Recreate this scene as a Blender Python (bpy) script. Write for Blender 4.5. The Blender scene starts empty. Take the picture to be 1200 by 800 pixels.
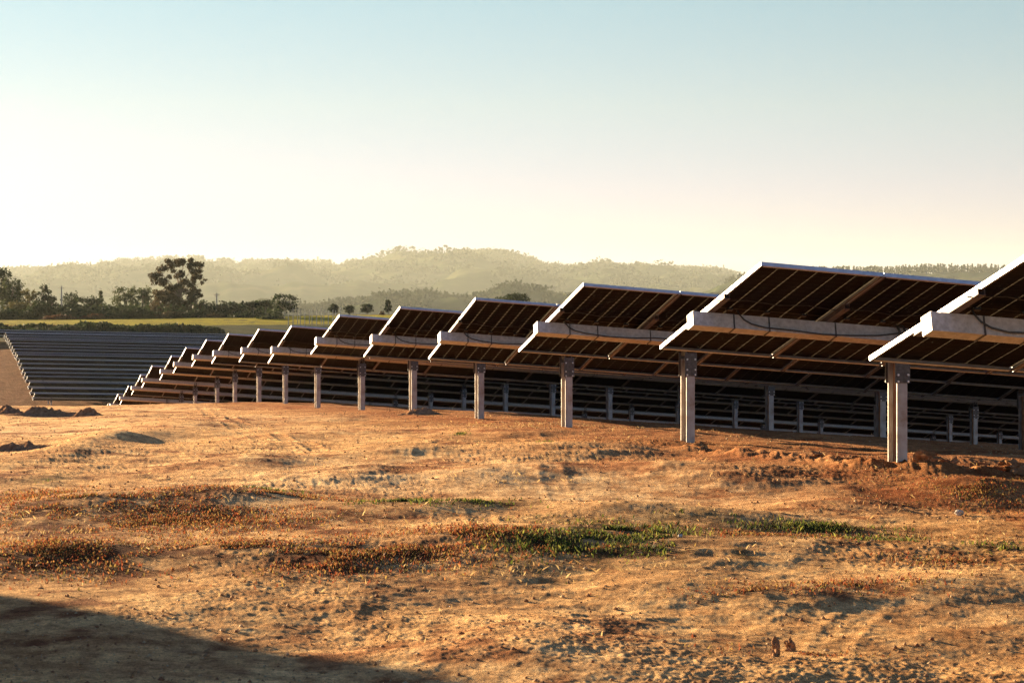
import bpy, bmesh, math, random
import numpy as np
from mathutils import Vector, Matrix
random.seed(7); RNG = np.random.default_rng(11)
R = math.radians
sc = bpy.context.scene
COL = sc.collection
EYE = 1.6                      # eye height above the ground at the camera; all heights below are relative to it
F, HY = 2500.0, 350.0          # focal length and horizon row in photograph pixels (1200 wide)
PHI = 0.3067                   # heading of the tracker rows
CP, SP = math.cos(PHI), math.sin(PHI)

# ------------------------------------------------------------------ helpers
def tag(o, label=None, cat=None, group=None, kind=None):
    if label: o['label'] = label
    if cat: o['category'] = cat
    if group: o['group'] = group
    if kind: o['kind'] = kind
    return o

def empty(name, loc=(0, 0, 0), rz=0.0):
    o = bpy.data.objects.new(name, None); COL.objects.link(o)
    o.empty_display_size = 0.2
    o.location = loc; o.rotation_euler = (0, 0, rz)
    return o

class MB:
    """collects vertices and faces of one mesh"""
    def __init__(s): s.v = []; s.f = []; s.m = []; s.n = 0
    def add(s, v, f, mi=0):
        v = np.asarray(v, float).reshape(-1, 3)
        s.v.append(v); s.f += [tuple(i + s.n for i in q) for q in f]; s.m += [mi] * len(f); s.n += len(v)
    def frame_box(s, c, ax, ay, az, mi=0):
        c = np.array(c, float); ax, ay, az = (np.array(a, float) / 2 for a in (ax, ay, az))
        v = [c + i * ax + j * ay + k * az for k in (-1, 1) for j in (-1, 1) for i in (-1, 1)]
        s.add(v, [(0, 2, 3, 1), (4, 5, 7, 6), (0, 1, 5, 4), (2, 6, 7, 3), (0, 4, 6, 2), (1, 3, 7, 5)], mi)
    def box(s, c, size, mi=0):
        s.frame_box(c, (size[0], 0, 0), (0, size[1], 0), (0, 0, size[2]), mi)
    def tube(s, pts, rad, n=6, mi=0, cap=True):
        pts = [np.array(p, float) for p in pts]
        if not hasattr(rad, '__len__'): rad = [rad] * len(pts)
        rings = []
        up = np.array([0.13, 0.31, 0.94])
        for i, p in enumerate(pts):
            d = pts[min(i + 1, len(pts) - 1)] - pts[max(i - 1, 0)]
            d = d / (np.linalg.norm(d) + 1e-9)
            a = np.cross(d, up)
            if np.linalg.norm(a) < .05: a = np.cross(d, np.array([1., 0, 0]))
            a /= np.linalg.norm(a); b = np.cross(d, a)
            rings.append([p + rad[i] * (math.cos(2 * math.pi * k / n) * a + math.sin(2 * math.pi * k / n) * b) for k in range(n)])
        v = [q for r in rings for q in r]
        f = [(i * n + k, i * n + (k + 1) % n, (i + 1) * n + (k + 1) % n, (i + 1) * n + k) for i in range(len(pts) - 1) for k in range(n)]
        if cap: f += [tuple(range(n))[::-1], tuple((len(pts) - 1) * n + k for k in range(n))]
        s.add(v, f, mi)
    def mesh(s, name, mats, smooth=False):
        me = bpy.data.meshes.new(name)
        me.from_pydata([tuple(p) for p in np.concatenate(s.v)], [], s.f)
        for m in (mats if isinstance(mats, (list, tuple)) else [mats]): me.materials.append(m)
        me.polygons.foreach_set('material_index', s.m)
        if smooth: me.polygons.foreach_set('use_smooth', [True] * len(s.f))
        me.update()
        return me
    def build(s, name, mats, parent=None, smooth=False):
        return link(name, s.mesh(name, mats, smooth), parent)

def link(name, me, parent=None):
    o = bpy.data.objects.new(name, me); COL.objects.link(o)
    if parent is not None: o.parent = parent
    return o

def fast_mesh(name, V, Fc, mats, col=None, smooth=False, colname='tint'):
    """numpy mesh: V (n,3), Fc (m,k) all faces with k corners; col (n,3) per-vertex colour"""
    V = np.ascontiguousarray(V, np.float32); Fc = np.ascontiguousarray(Fc, np.int32)
    me = bpy.data.meshes.new(name); k = Fc.shape[1]; m = len(Fc)
    me.vertices.add(len(V)); me.vertices.foreach_set('co', V.ravel())
    me.loops.add(m * k); me.loops.foreach_set('vertex_index', Fc.ravel())
    me.polygons.add(m); me.polygons.foreach_set('loop_start', np.arange(m, dtype=np.int32) * k)
    me.polygons.foreach_set('loop_total', np.full(m, k, np.int32))
    if smooth: me.polygons.foreach_set('use_smooth', np.ones(m, bool))
    me.update(calc_edges=True)
    if col is not None:
        a = me.color_attributes.new(colname, 'FLOAT_COLOR', 'POINT')
        c = np.ones((len(V), 4), np.float32); c[:, :3] = col
        a.data.foreach_set('color', c.ravel())
    for mt in (mats if isinstance(mats, (list, tuple)) else [mats]): me.materials.append(mt)
    return me

# value noise -------------------------------------------------------
def _hash(ix, iy, seed):
    h = (ix.astype(np.int64) * 374761393 + iy.astype(np.int64) * 668265263 + seed * 1442695041) & 0xFFFFFFFF
    h = ((h ^ (h >> 13)) * 1274126177) & 0xFFFFFFFF
    h = h ^ (h >> 16)
    return (h & 0xFFFFFF) / float(0x1000000)
def vnoise(x, y, seed=0):
    x0 = np.floor(x); y0 = np.floor(y); fx = x - x0; fy = y - y0
    fx = fx * fx * fx * (fx * (fx * 6 - 15) + 10); fy = fy * fy * fy * (fy * (fy * 6 - 15) + 10)
    a = _hash(x0, y0, seed); b = _hash(x0 + 1, y0, seed); c = _hash(x0, y0 + 1, seed); d = _hash(x0 + 1, y0 + 1, seed)
    return (a * (1 - fx) + b * fx) * (1 - fy) + (c * (1 - fx) + d * fx) * fy - 0.5
def fbm(x, y, seed=0, octv=4, gain=0.5, lac=2.03):
    s = 0; a = 1.0
    for i in range(octv):
        c, n = math.cos(i * 1.1), math.sin(i * 1.1)
        s = s + a * vnoise((x * c - y * n), (x * n + y * c), seed + i * 17); x = x * lac; y = y * lac; a *= gain
    return s
def smooth01(t):
    t = np.clip(t, 0, 1); return t * t * (3 - 2 * t)

# ------------------------------------------------------------------ terrain
# rows of the near block: k -> (X, Y, height of tube, tilt in degrees), all from the eye
ROW = {1: (2.72, 14.0, -.165, 19.0), 2: (1.57, 18.8, -.19, 19.3), 3: (.27, 24.4, -.34, 20.1), 4: (-1.0, 29.31, -.53, 22.0),
       5: (-2.27, 34.31, -.65, 21.1), 6: (-3.63, 39.38, -.78, 19.2), 7: (-5.02, 44.46, -1.07, 21.0), 8: (-6.28, 49.48, -1.20, 20.5),
       9: (-7.64, 54.51, -1.39, 20.6), 10: (-8.92, 59.57, -1.63, 20.3), 11: (-10.25, 64.6, -1.98, 21.4), 12: (-11.49, 69.65, -2.37, 21.6),
       13: (-12.96, 74.67, -2.84, 21.4), 14: (-14.23, 79.72, -3.33, 21.2), 15: (-15.6, 84.8, -3.95, 21.2), 16: (-16.95, 89.9, -4.48, 21.0)}
GQ = [(-60, -1.62), (0, -1.62), (9, -1.55), (17.4, -1.54), (23.2, -1.66), (28.2, -1.83), (33.4, -1.95), (38.6, -2.14), (43.9, -2.36), (49.1, -2.54),
      (54.3, -2.72), (59.5, -2.96), (64.7, -3.30), (69.9, -3.70), (75.1, -4.16), (80.3, -4.65), (85.5, -5.25), (90.7, -5.8), (100, -6.9),
      (115, -8.6), (135, -10.6), (155, -12.0), (175, -12.6), (195, -12.5), (210, -11.9), (221, -11.25), (240, -10.0), (262, -8.6), (285, -7.45), (305, -6.55),
      (318, -6.1), (332, -5.9), (350, -5.5), (370, -5.0), (400, -4.3), (440, -4.2), (480, -4.8), (560, -9.0), (800, -22), (1500, -40), (14000, -40)]
SL = [(-60, 0.0), (0, .0), (12, .05), (18, .0778), (120, .0778), (200, .035), (220, .027), (310, .024), (350, .0), (400, -.012), (480, -.012), (800, 0), (14000, 0)]
_q = np.arange(-60, 14000, 1.0)
_g = np.interp(_q, *zip(*GQ)); _k = np.hanning(9); _k /= _k.sum()
_gs = np.convolve(np.pad(_g, 4, mode='edge'), _k, mode='valid')
_s = np.interp(_q, *zip(*SL))
def qs(X, Y): return -X * SP + Y * CP, X * CP + Y * SP
def s_end(q): return 7.2 + .0525 * (q - 17.4)
def base_h(X, Y):
    q, s = qs(X, Y)
    d = s - s_end(q) - 1.9
    # soft start of the cross slope, and levelling out far to the right
    dd = np.where(d > 0, np.where(d < 2, d * d / 4, d - 1), 0)
    lim = np.where(q < 200, 60.0, 250.0)
    dd = lim * np.tanh(dd / lim)
    left = np.clip(-d - 8, 0, 60)
    hgt = np.interp(q, _q, _gs) - np.interp(q, _q, _s) * dd
    hgt = hgt - .004 * left * smooth01((q - 20) / 20) * (q < 200)
    return hgt
def to_ground(px, py):
    """point of the ground seen at a pixel of the photograph"""
    u, w = (px - 600) / F, (HY - py) / F
    Z = np.concatenate([np.arange(4, 120, .05), np.arange(120, 600, .5)])
    g = base_h(u * Z, Z) - w * Z
    i = int(np.argmax(g > 0))
    return u * Z[i], Z[i]

# humps and hollows seen on the bare ground: px, py, half width px, half depth px, height m
HUMPS = [(128, 520, 42, 16, .22), (215, 500, 70, 14, .16), (300, 545, 60, 12, .14), (330, 512, 70, 12, .12), (60, 540, 60, 12, .10), (470, 530, 60, 10, .10),
         (420, 560, 80, 12, .10), (560, 560, 70, 10, .09), (640, 555, 60, 10, .10), (700, 528, 90, 10, .12), (800, 555, 110, 10, .10), (900, 562, 110, 10, .10),
         (1130, 572, 80, 12, .14), (1000, 590, 80, 12, .09), (250, 590, 110, 15, .17), (90, 596, 90, 14, .12), (420, 600, 80, 12, .10), (530, 600, 70, 10, .12),
         (620, 596, 60, 9, .10), (715, 606, 100, 10, .14), (860, 610, 90, 10, .08), (590, 640, 120, 14, .08), (300, 650, 110, 14, .08), (60, 650, 90, 14, .08),
         (980, 640, 120, 12, .07), (1120, 690, 100, 16, .08), (760, 690, 120, 14, .06), (930, 700, 80, 12, .06), (620, 770, 120, 16, .05),
         (40, 480, 45, 5, .10), (150, 490, 60, 6, .08), (520, 505, 70, 6, .10), (610, 500, 60, 5, .10)]
HW = []
for (px, py, rx, ry, hh) in HUMPS:
    X, Y = to_ground(px, py)
    HW.append((X, Y, rx * Y / F, max(ry * Y * Y / (F * 1.75), .35), hh))
# vegetation patches: px, py, rx, ry, strength
RUST = [(70, 655, 110, 22, 1.0), (200, 612, 180, 16, .8), (385, 662, 90, 14, 1.0), (110, 600, 120, 14, .6), (260, 652, 150, 12, .7), (560, 642, 150, 12, .55), (320, 590, 120, 10, .5),
        (930, 632, 190, 9, .6), (1120, 660, 90, 8, .5), (40, 585, 80, 12, .5), (880, 700, 120, 8, .3), (480, 655, 110, 13, .9), (680, 655, 80, 10, .5), (1000, 690, 120, 10, .35), (1140, 577, 70, 20, .55), (950, 760, 120, 12, .3)]
GREEN = [(470, 598, 75, 6, 1.0), (310, 579, 45, 4, .8), (640, 618, 50, 6, .9), (725, 636, 90, 20, 1.1), (640, 652, 75, 14, .9), (870, 657, 13, 6, 1.5), (1165, 646, 38, 7, 1.1),
         (960, 620, 130, 6, .7), (60, 561, 18, 4, 1.0), (1050, 634, 90, 8, .6), (790, 655, 60, 7, .6), (540, 511, 9, 3, 1), (642, 524, 12, 3, .9), (1110, 575, 10, 6, .9), (560, 600, 60, 5, .7), (830, 616, 60, 5, .6)]
def patches(lst):
    out = []
    for (px, py, rx, ry, st) in lst:
        X, Y = to_ground(px, py)
        out.append((X, Y, rx * Y / F, ry * Y * Y / (F * 1.72), st))
    return out
RW, GW = patches(RUST), patches(GREEN)
def cover(X, Y, lst, seed):
    w = np.zeros_like(X)
    wob = np.clip(1 + 1.5 * fbm(X * .9, Y * .6, seed, 4), .55, 4)
    for (a, b, rx, ry, st) in lst:
        m = (np.abs(X - a) < 3.4 * rx) & (np.abs(Y - b) < 3.4 * ry)
        if m.any():
            d = ((X[m] - a) / rx) ** 2 + ((Y[m] - b) / ry) ** 2
            w[m] = np.maximum(w[m], st * np.exp(-d * wob[m]))
    return w
# tyre tracks: polyline in pixels, rut half width, depth
TRACKS = [[(505, 545), (494, 536), (500, 527), (520, 521), (560, 519)], [(440, 800), (437, 760), (442, 728), (447, 700)],
          [(350, 535), (300, 515), (255, 495), (235, 478)], [(378, 532), (322, 512), (272, 493), (250, 478)], [(690, 610), (660, 580), (645, 560), (650, 545)],
          [(900, 690), (940, 715), (1010, 735), (1100, 745)], [(1040, 700), (1000, 720), (975, 745), (960, 790)], [(585, 655), (570, 630), (562, 605)], [(620, 735), (700, 718), (800, 712)]]
TW = [[to_ground(*p) for p in t] for t in TRACKS]
FURROW = [to_ground(x, y) for x, y in ((840, 527), (930, 537), (1040, 548), (1120, 552), (1200, 553), (1300, 560))]

def seg_coords(X, Y, pts):
    """distance to a polyline, signed, and arc length"""
    best = np.full(X.shape, 1e9); arc = np.zeros_like(X); sg = np.zeros_like(X); L = 0.0
    for (a, b), (c, d) in zip(pts[:-1], pts[1:]):
        dx, dy = c - a, d - b; l = math.hypot(dx, dy)
        t = np.clip(((X - a) * dx + (Y - b) * dy) / (l * l), 0, 1)
        ex, ey = X - a - t * dx, Y - b - t * dy; dist = np.hypot(ex, ey)
        m = dist < best
        best = np.where(m, dist, best); arc = np.where(m, L + t * l, arc); sg = np.where(m, np.sign(ex * dy - ey * dx), sg)
        L += l
    return best, arc, sg

def detail_h(X, Y):
    """relief of the bare ground close by"""
    h = np.zeros_like(X)
    near = np.clip(1.0 - smooth01((np.hypot(X, Y) - 75) / 60), 0, 1)
    amp = .55 + .9 * smooth01(.5 + 2.0 * vnoise(X * .35, Y * .25, 91))
    h += .09 * fbm(X * .3, Y * .3, 3, 2) * (Y < 400)
    h += .038 * amp * fbm(X * .9, Y * .8, 21, 2)
    rid = .5 - np.abs(vnoise(X * 2.1 + .8 * vnoise(X, Y, 5), Y * 2.4, 33)) * 2
    h += .008 * amp * rid
    h += .009 * amp * fbm(X * 3.2, Y * 3.6, 41, 3, .55) * near
    h += .003 * amp * fbm(X * 11, Y * 13, 51, 3, .65) * near
    h += .0055 * np.clip(fbm(X * 38, Y * 40, 55, 2, .7), -.25, .6) * (.5 + smooth01(.5 + 3 * vnoise(X * .8, Y * .7, 56))) * (Y < 26)
    cl = vnoise(X * 9, Y * 9, 77) + .5 * vnoise(X * 19, Y * 19, 78)
    clm = smooth01(.2 + 3 * vnoise(X * .5, Y * .4, 79))
    h += .013 * clm * np.clip(cl - .28, 0, 1) * near
    for (a, b, rx, ry, hh) in HW:
        m = (np.abs(X - a) < 3.6 * rx) & (np.abs(Y - b) < 3.6 * ry)
        if m.any():
            dx, dy = (X[m] - a) / rx, (Y[m] - b) / ry
            w = 1 + .5 * fbm(X[m] * .8, Y[m] * .8, 61, 2)
            h[m] += .68 * hh * np.exp(-(dx * dx + dy * dy) * w)
    for i, t in enumerate(TW):
        xs = [p[0] for p in t]; ys = [p[1] for p in t]
        m = (X > min(xs) - 1) & (X < max(xs) + 1) & (Y > min(ys) - 1) & (Y < max(ys) + 1)
        if m.any():
            d, arc, sg = seg_coords(X[m], Y[m], t)
            prof = -.005 * np.exp(-(d / .08) ** 4) + .006 * np.exp(-((d - .11) / .028) ** 2)
            tread = .003 * np.sin(arc * 2 * math.pi / .17 + sg * d * 14) * np.exp(-(d / .10) ** 4)
            fade = smooth01(.45 + 2.2 * vnoise(X[m] * .7, Y[m] * .6, 100 + i))
            ends = smooth01(np.minimum(arc, arc.max() - arc) / .5) * np.clip((Y[m] - 6) / 12, .25, 1)
            h[m] += (prof + tread) * (.35 + .9 * fade) * ends
    m = (Y > 12) & (Y < 30) & (X > 0)
    if m.any():
        d, arc, sg = seg_coords(X[m], Y[m], FURROW)
        lump = 1 + 1.3 * fbm(X[m] * 4.5, Y[m] * 5.5, 131, 4, .65)
        h[m] += .055 * np.exp(-((d - .28 * sg) / .2) ** 2) * np.clip(lump, .1, 2.2) - .06 * np.exp(-((d + .1 * sg) / .15) ** 2)
    return h
def ground_z(X, Y):
    X = np.atleast_1d(np.asarray(X, float)); Y = np.atleast_1d(np.asarray(Y, float))
    q, s = qs(X, Y)
    h = base_h(X, Y) + detail_h(X, Y) * (Y > 2)
    return h + EYE
def gz(x, y): return float(ground_z(x, y)[0])

# ------------------------------------------------------------------ materials
def new_mat(name):
    m = bpy.data.materials.new(name); m.use_nodes = True
    nt = m.node_tree; nt.nodes.clear()
    out = nt.nodes.new('ShaderNodeOutputMaterial'); b = nt.nodes.new('ShaderNodeBsdfPrincipled')
    nt.links.new(b.outputs[0], out.inputs[0])
    return m, nt, b, out
def N(nt, t, **kw):
    n = nt.nodes.new(t)
    for k, v in kw.items():
        if k in n.inputs: n.inputs[k].default_value = v
        else: setattr(n, k, v)
    return n
def noise_col(nt, scale, stops, coord='Object', detail=4, rough=.6, vec=None):
    tc = nt.nodes.new('ShaderNodeTexCoord')
    n = N(nt, 'ShaderNodeTexNoise', Scale=scale, Detail=detail, Roughness=rough)
    nt.links.new(vec or tc.outputs[coord], n.inputs['Vector'])
    r = nt.nodes.new('ShaderNodeValToRGB'); nt.links.new(n.outputs['Fac'], r.inputs[0])
    e = r.color_ramp.elements
    while len(e) < len(stops): e.new(.5)
    for i, (p, c) in enumerate(stops): e[i].position = p; e[i].color = (*c, 1)
    return r.outputs[0], n.outputs['Fac']
def simple(name, stops, scale=8, rough=.6, metal=0.0, bump=0.0, bscale=40, spec=.5, coord='Object'):
    m, nt, b, out = new_mat(name)
    c, f = noise_col(nt, scale, stops, coord)
    nt.links.new(c, b.inputs['Base Color']); b.inputs['Roughness'].default_value = rough; b.inputs['Metallic'].default_value = metal
    b.inputs['Specular IOR Level'].default_value = spec
    if bump:
        tc = nt.nodes.new('ShaderNodeTexCoord'); n = N(nt, 'ShaderNodeTexNoise', Scale=bscale, Detail=3.0)
        nt.links.new(tc.outputs[coord], n.inputs['Vector'])
        bp = N(nt, 'ShaderNodeBump', Strength=bump, Distance=.01); nt.links.new(n.outputs['Fac'], bp.inputs['Height']); nt.links.new(bp.outputs[0], b.inputs['Normal'])
    return m

M = {}
M['galv'] = simple('galvanised_steel', [(.3, (.36, .33, .29)), (.55, (.48, .45, .41)), (.75, (.58, .55, .51))], 26, .5, .25, .15, 60)
M['post'] = simple('weathered_post_steel', [(.25, (.22, .15, .10)), (.42, (.34, .30, .26)), (.7, (.44, .43, .41))], 7, .5, .45, .2, 60)
M['rust'] = simple('rusty_web', [(.3, (.20, .09, .045)), (.7, (.34, .18, .10))], 9, .8, 0, .2, 60)
M['alu'] = simple('anodised_aluminium', [(.3, (.34, .34, .36)), (.7, (.46, .46, .48))], 12, .45, .7)
M['back'] = simple('shaded_frame_back', [(.3, (.08, .06, .055)), (.7, (.13, .10, .09))], 12, .6, .2)  # darker copy of the aluminium: underside shade put into the colour
M['rail'] = simple('shaded_rail', [(.3, (.08, .06, .055)), (.7, (.13, .10, .09))], 12, .6, .1)  # rail darkened like the frame backs, shade put into its colour
M['bracket'] = simple('dark_bracket_steel', [(.3, (.06, .055, .05)), (.7, (.13, .12, .11))], 30, .5, .6)
M['cable'] = simple('black_cable', [(.3, (.012, .012, .012)), (.7, (.03, .03, .03))], 30, .5)
M['bolt'] = simple('bright_bolt', [(.3, (.6, .6, .6)), (.7, (.8, .8, .8))], 30, .3, .8)
# cells seen from behind: dark, glossy glass
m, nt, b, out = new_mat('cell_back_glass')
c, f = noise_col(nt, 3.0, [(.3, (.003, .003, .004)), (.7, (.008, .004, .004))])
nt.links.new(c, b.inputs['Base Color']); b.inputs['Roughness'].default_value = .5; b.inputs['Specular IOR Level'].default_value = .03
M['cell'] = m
# the clear encapsulant between cells lets light through
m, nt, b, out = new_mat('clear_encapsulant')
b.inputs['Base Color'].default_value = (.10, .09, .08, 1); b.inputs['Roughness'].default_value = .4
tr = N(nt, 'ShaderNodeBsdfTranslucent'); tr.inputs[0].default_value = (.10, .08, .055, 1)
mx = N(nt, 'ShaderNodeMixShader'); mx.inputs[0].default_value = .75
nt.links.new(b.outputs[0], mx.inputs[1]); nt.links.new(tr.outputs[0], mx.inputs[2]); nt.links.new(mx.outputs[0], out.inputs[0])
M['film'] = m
M['film_dim'] = simple('dimmed_encapsulant', [(.3, (.012, .010, .010)), (.7, (.03, .024, .02))], 5, .6, 0, 0, 1, .1)  # opaque copy of the clear film for farther rows, seam glow dimmed by colour
# the sun side of the modules
m, nt, b, out = new_mat('module_front_glass')
b.inputs['Base Color'].default_value = (.012, .016, .035, 1); b.inputs['Roughness'].default_value = .12
M['glass'] = m

# ground: albedo baked per vertex from the terrain maps, broken up by fine noise
m, nt, b, out = new_mat('bare_earth')
at = nt.nodes.new('ShaderNodeVertexColor'); at.layer_name = 'tint'
geo = nt.nodes.new('ShaderNodeNewGeometry')
def gmul(cur, scale, lo, hi, detail=4, rough=.6, stretch=None):
    n = N(nt, 'ShaderNodeTexNoise', Scale=scale, Detail=detail, Roughness=rough)
    v = geo.outputs['Position']
    if stretch:
        mp = nt.nodes.new('ShaderNodeMapping'); mp.inputs['Scale'].default_value = stretch
        nt.links.new(v, mp.inputs['Vector']); v = mp.outputs[0]
    nt.links.new(v, n.inputs['Vector'])
    r = nt.nodes.new('ShaderNodeValToRGB'); nt.links.new(n.outputs['Fac'], r.inputs[0])
    r.color_ramp.elements[0].position = .32; r.color_ramp.elements[0].color = (*lo, 1)
    r.color_ramp.elements[1].position = .68; r.color_ramp.elements[1].color = (*hi, 1)
    mxx = N(nt, 'ShaderNodeMix', data_type='RGBA', blend_type='MULTIPLY'); mxx.inputs[0].default_value = 1
    nt.links.new(cur, mxx.inputs[6]); nt.links.new(r.outputs[0], mxx.inputs[7])
    return mxx.outputs[2]
cur = at.outputs[0]
cur = gmul(cur, .75, (.74, .63, .58), (1.2, 1.2, 1.16), 6, .65)
cur = gmul(cur, 2.6, (.70, .58, .53), (1.25, 1.25, 1.2), 6, .7)
cur = gmul(cur, 6.0, (.78, .69, .63), (1.25, 1.23, 1.18))
cur = gmul(cur, 26.0, (.52, .42, .36), (1.42, 1.40, 1.35), 7, .8)
cur = gmul(cur, 110.0, (.50, .43, .38), (1.42, 1.40, 1.36), 4, .8)
nt.links.new(cur, b.inputs['Base Color']); b.inputs['Roughness'].default_value = 1.0; b.inputs['Specular IOR Level'].default_value = 0.02
n1 = N(nt, 'ShaderNodeTexNoise', Scale=30.0, Detail=9.0, Roughness=.88); nt.links.new(geo.outputs['Position'], n1.inputs['Vector'])
bp = N(nt, 'ShaderNodeBump', Strength=.9, Distance=.035); nt.links.new(n1.outputs['Fac'], bp.inputs['Height']); nt.links.new(bp.outputs[0], b.inputs['Normal'])
M['earth'] = m

def leaf_mat(name, c1, c2, trans=.35, rough=.6, tint=False):
    m, nt, b, out = new_mat(name)
    c, f = noise_col(nt, 1.1, [(.3, c1), (.7, c2)], 'Object', 3)
    if tint:
        a = nt.nodes.new('ShaderNodeVertexColor'); a.layer_name = 'tint'; c = a.outputs[0]
    nt.links.new(c, b.inputs['Base Color']); b.inputs['Roughness'].default_value = rough; b.inputs['Specular IOR Level'].default_value = .05
    t = N(nt, 'ShaderNodeBsdfTranslucent'); nt.links.new(c, t.inputs[0])
    x = N(nt, 'ShaderNodeMixShader'); x.inputs[0].default_value = trans
    nt.links.new(b.outputs[0], x.inputs[1]); nt.links.new(t.outputs[0], x.inputs[2]); nt.links.new(x.outputs[0], out.inputs[0])
    return m
M['leaf_dark'] = leaf_mat('dark_foliage', (.012, .020, .009), (.032, .044, .017))
M['leaf_olive'] = leaf_mat('olive_foliage', (.030, .040, .014), (.062, .072, .026))
M['leaf_gum'] = leaf_mat('eucalyptus_foliage', (.026, .024, .012), (.080, .054, .026))
M['leaf_yellow'] = leaf_mat('yellow_green_foliage', (.055, .052, .018), (.10, .085, .026))
M['leaf_red'] = leaf_mat('reddish_foliage', (.05, .028, .015), (.095, .045, .022))
M['mass'] = simple('distant_canopy', [(.3, (.022, .032, .013)), (.7, (.05, .056, .026))], .02, 1.0, 0, 0, 1, 0.0)
M['bark'] = simple('bark', [(.3, (.10, .07, .05)), (.7, (.26, .20, .15))], 6, .9)
M['pale_bark'] = simple('pale_bark', [(.3, (.35, .30, .24)), (.7, (.52, .46, .38))], 4, .9)
M['wood'] = simple('grey_wood', [(.3, (.30, .27, .22)), (.7, (.46, .42, .36))], 4, .9)
M['blade'] = leaf_mat('ground_plants', (0, 0, 0), (0, 0, 0), .4, .7, True)
M['stone'] = simple('pale_stone', [(.3, (.34, .29, .24)), (.7, (.52, .47, .40))], 9, .95, 0, .4, 30, .05)
M['clod'] = simple('earth_clod', [(.3, (.16, .075, .035)), (.7, (.34, .19, .10))], 14, 1.0, 0, .6, 40, 0.0)
M['wall'] = simple('white_render', [(.3, (.62, .60, .56)), (.7, (.74, .72, .68))], 1.5, .85)
M['roof'] = simple('clay_roof', [(.3, (.24, .11, .07)), (.7, (.34, .17, .10))], 2, .85)
M['caster_box'] = simple('painted_steel', [(.3, (.42, .45, .46)), (.7, (.52, .55, .56))], 2, .5)

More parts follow.
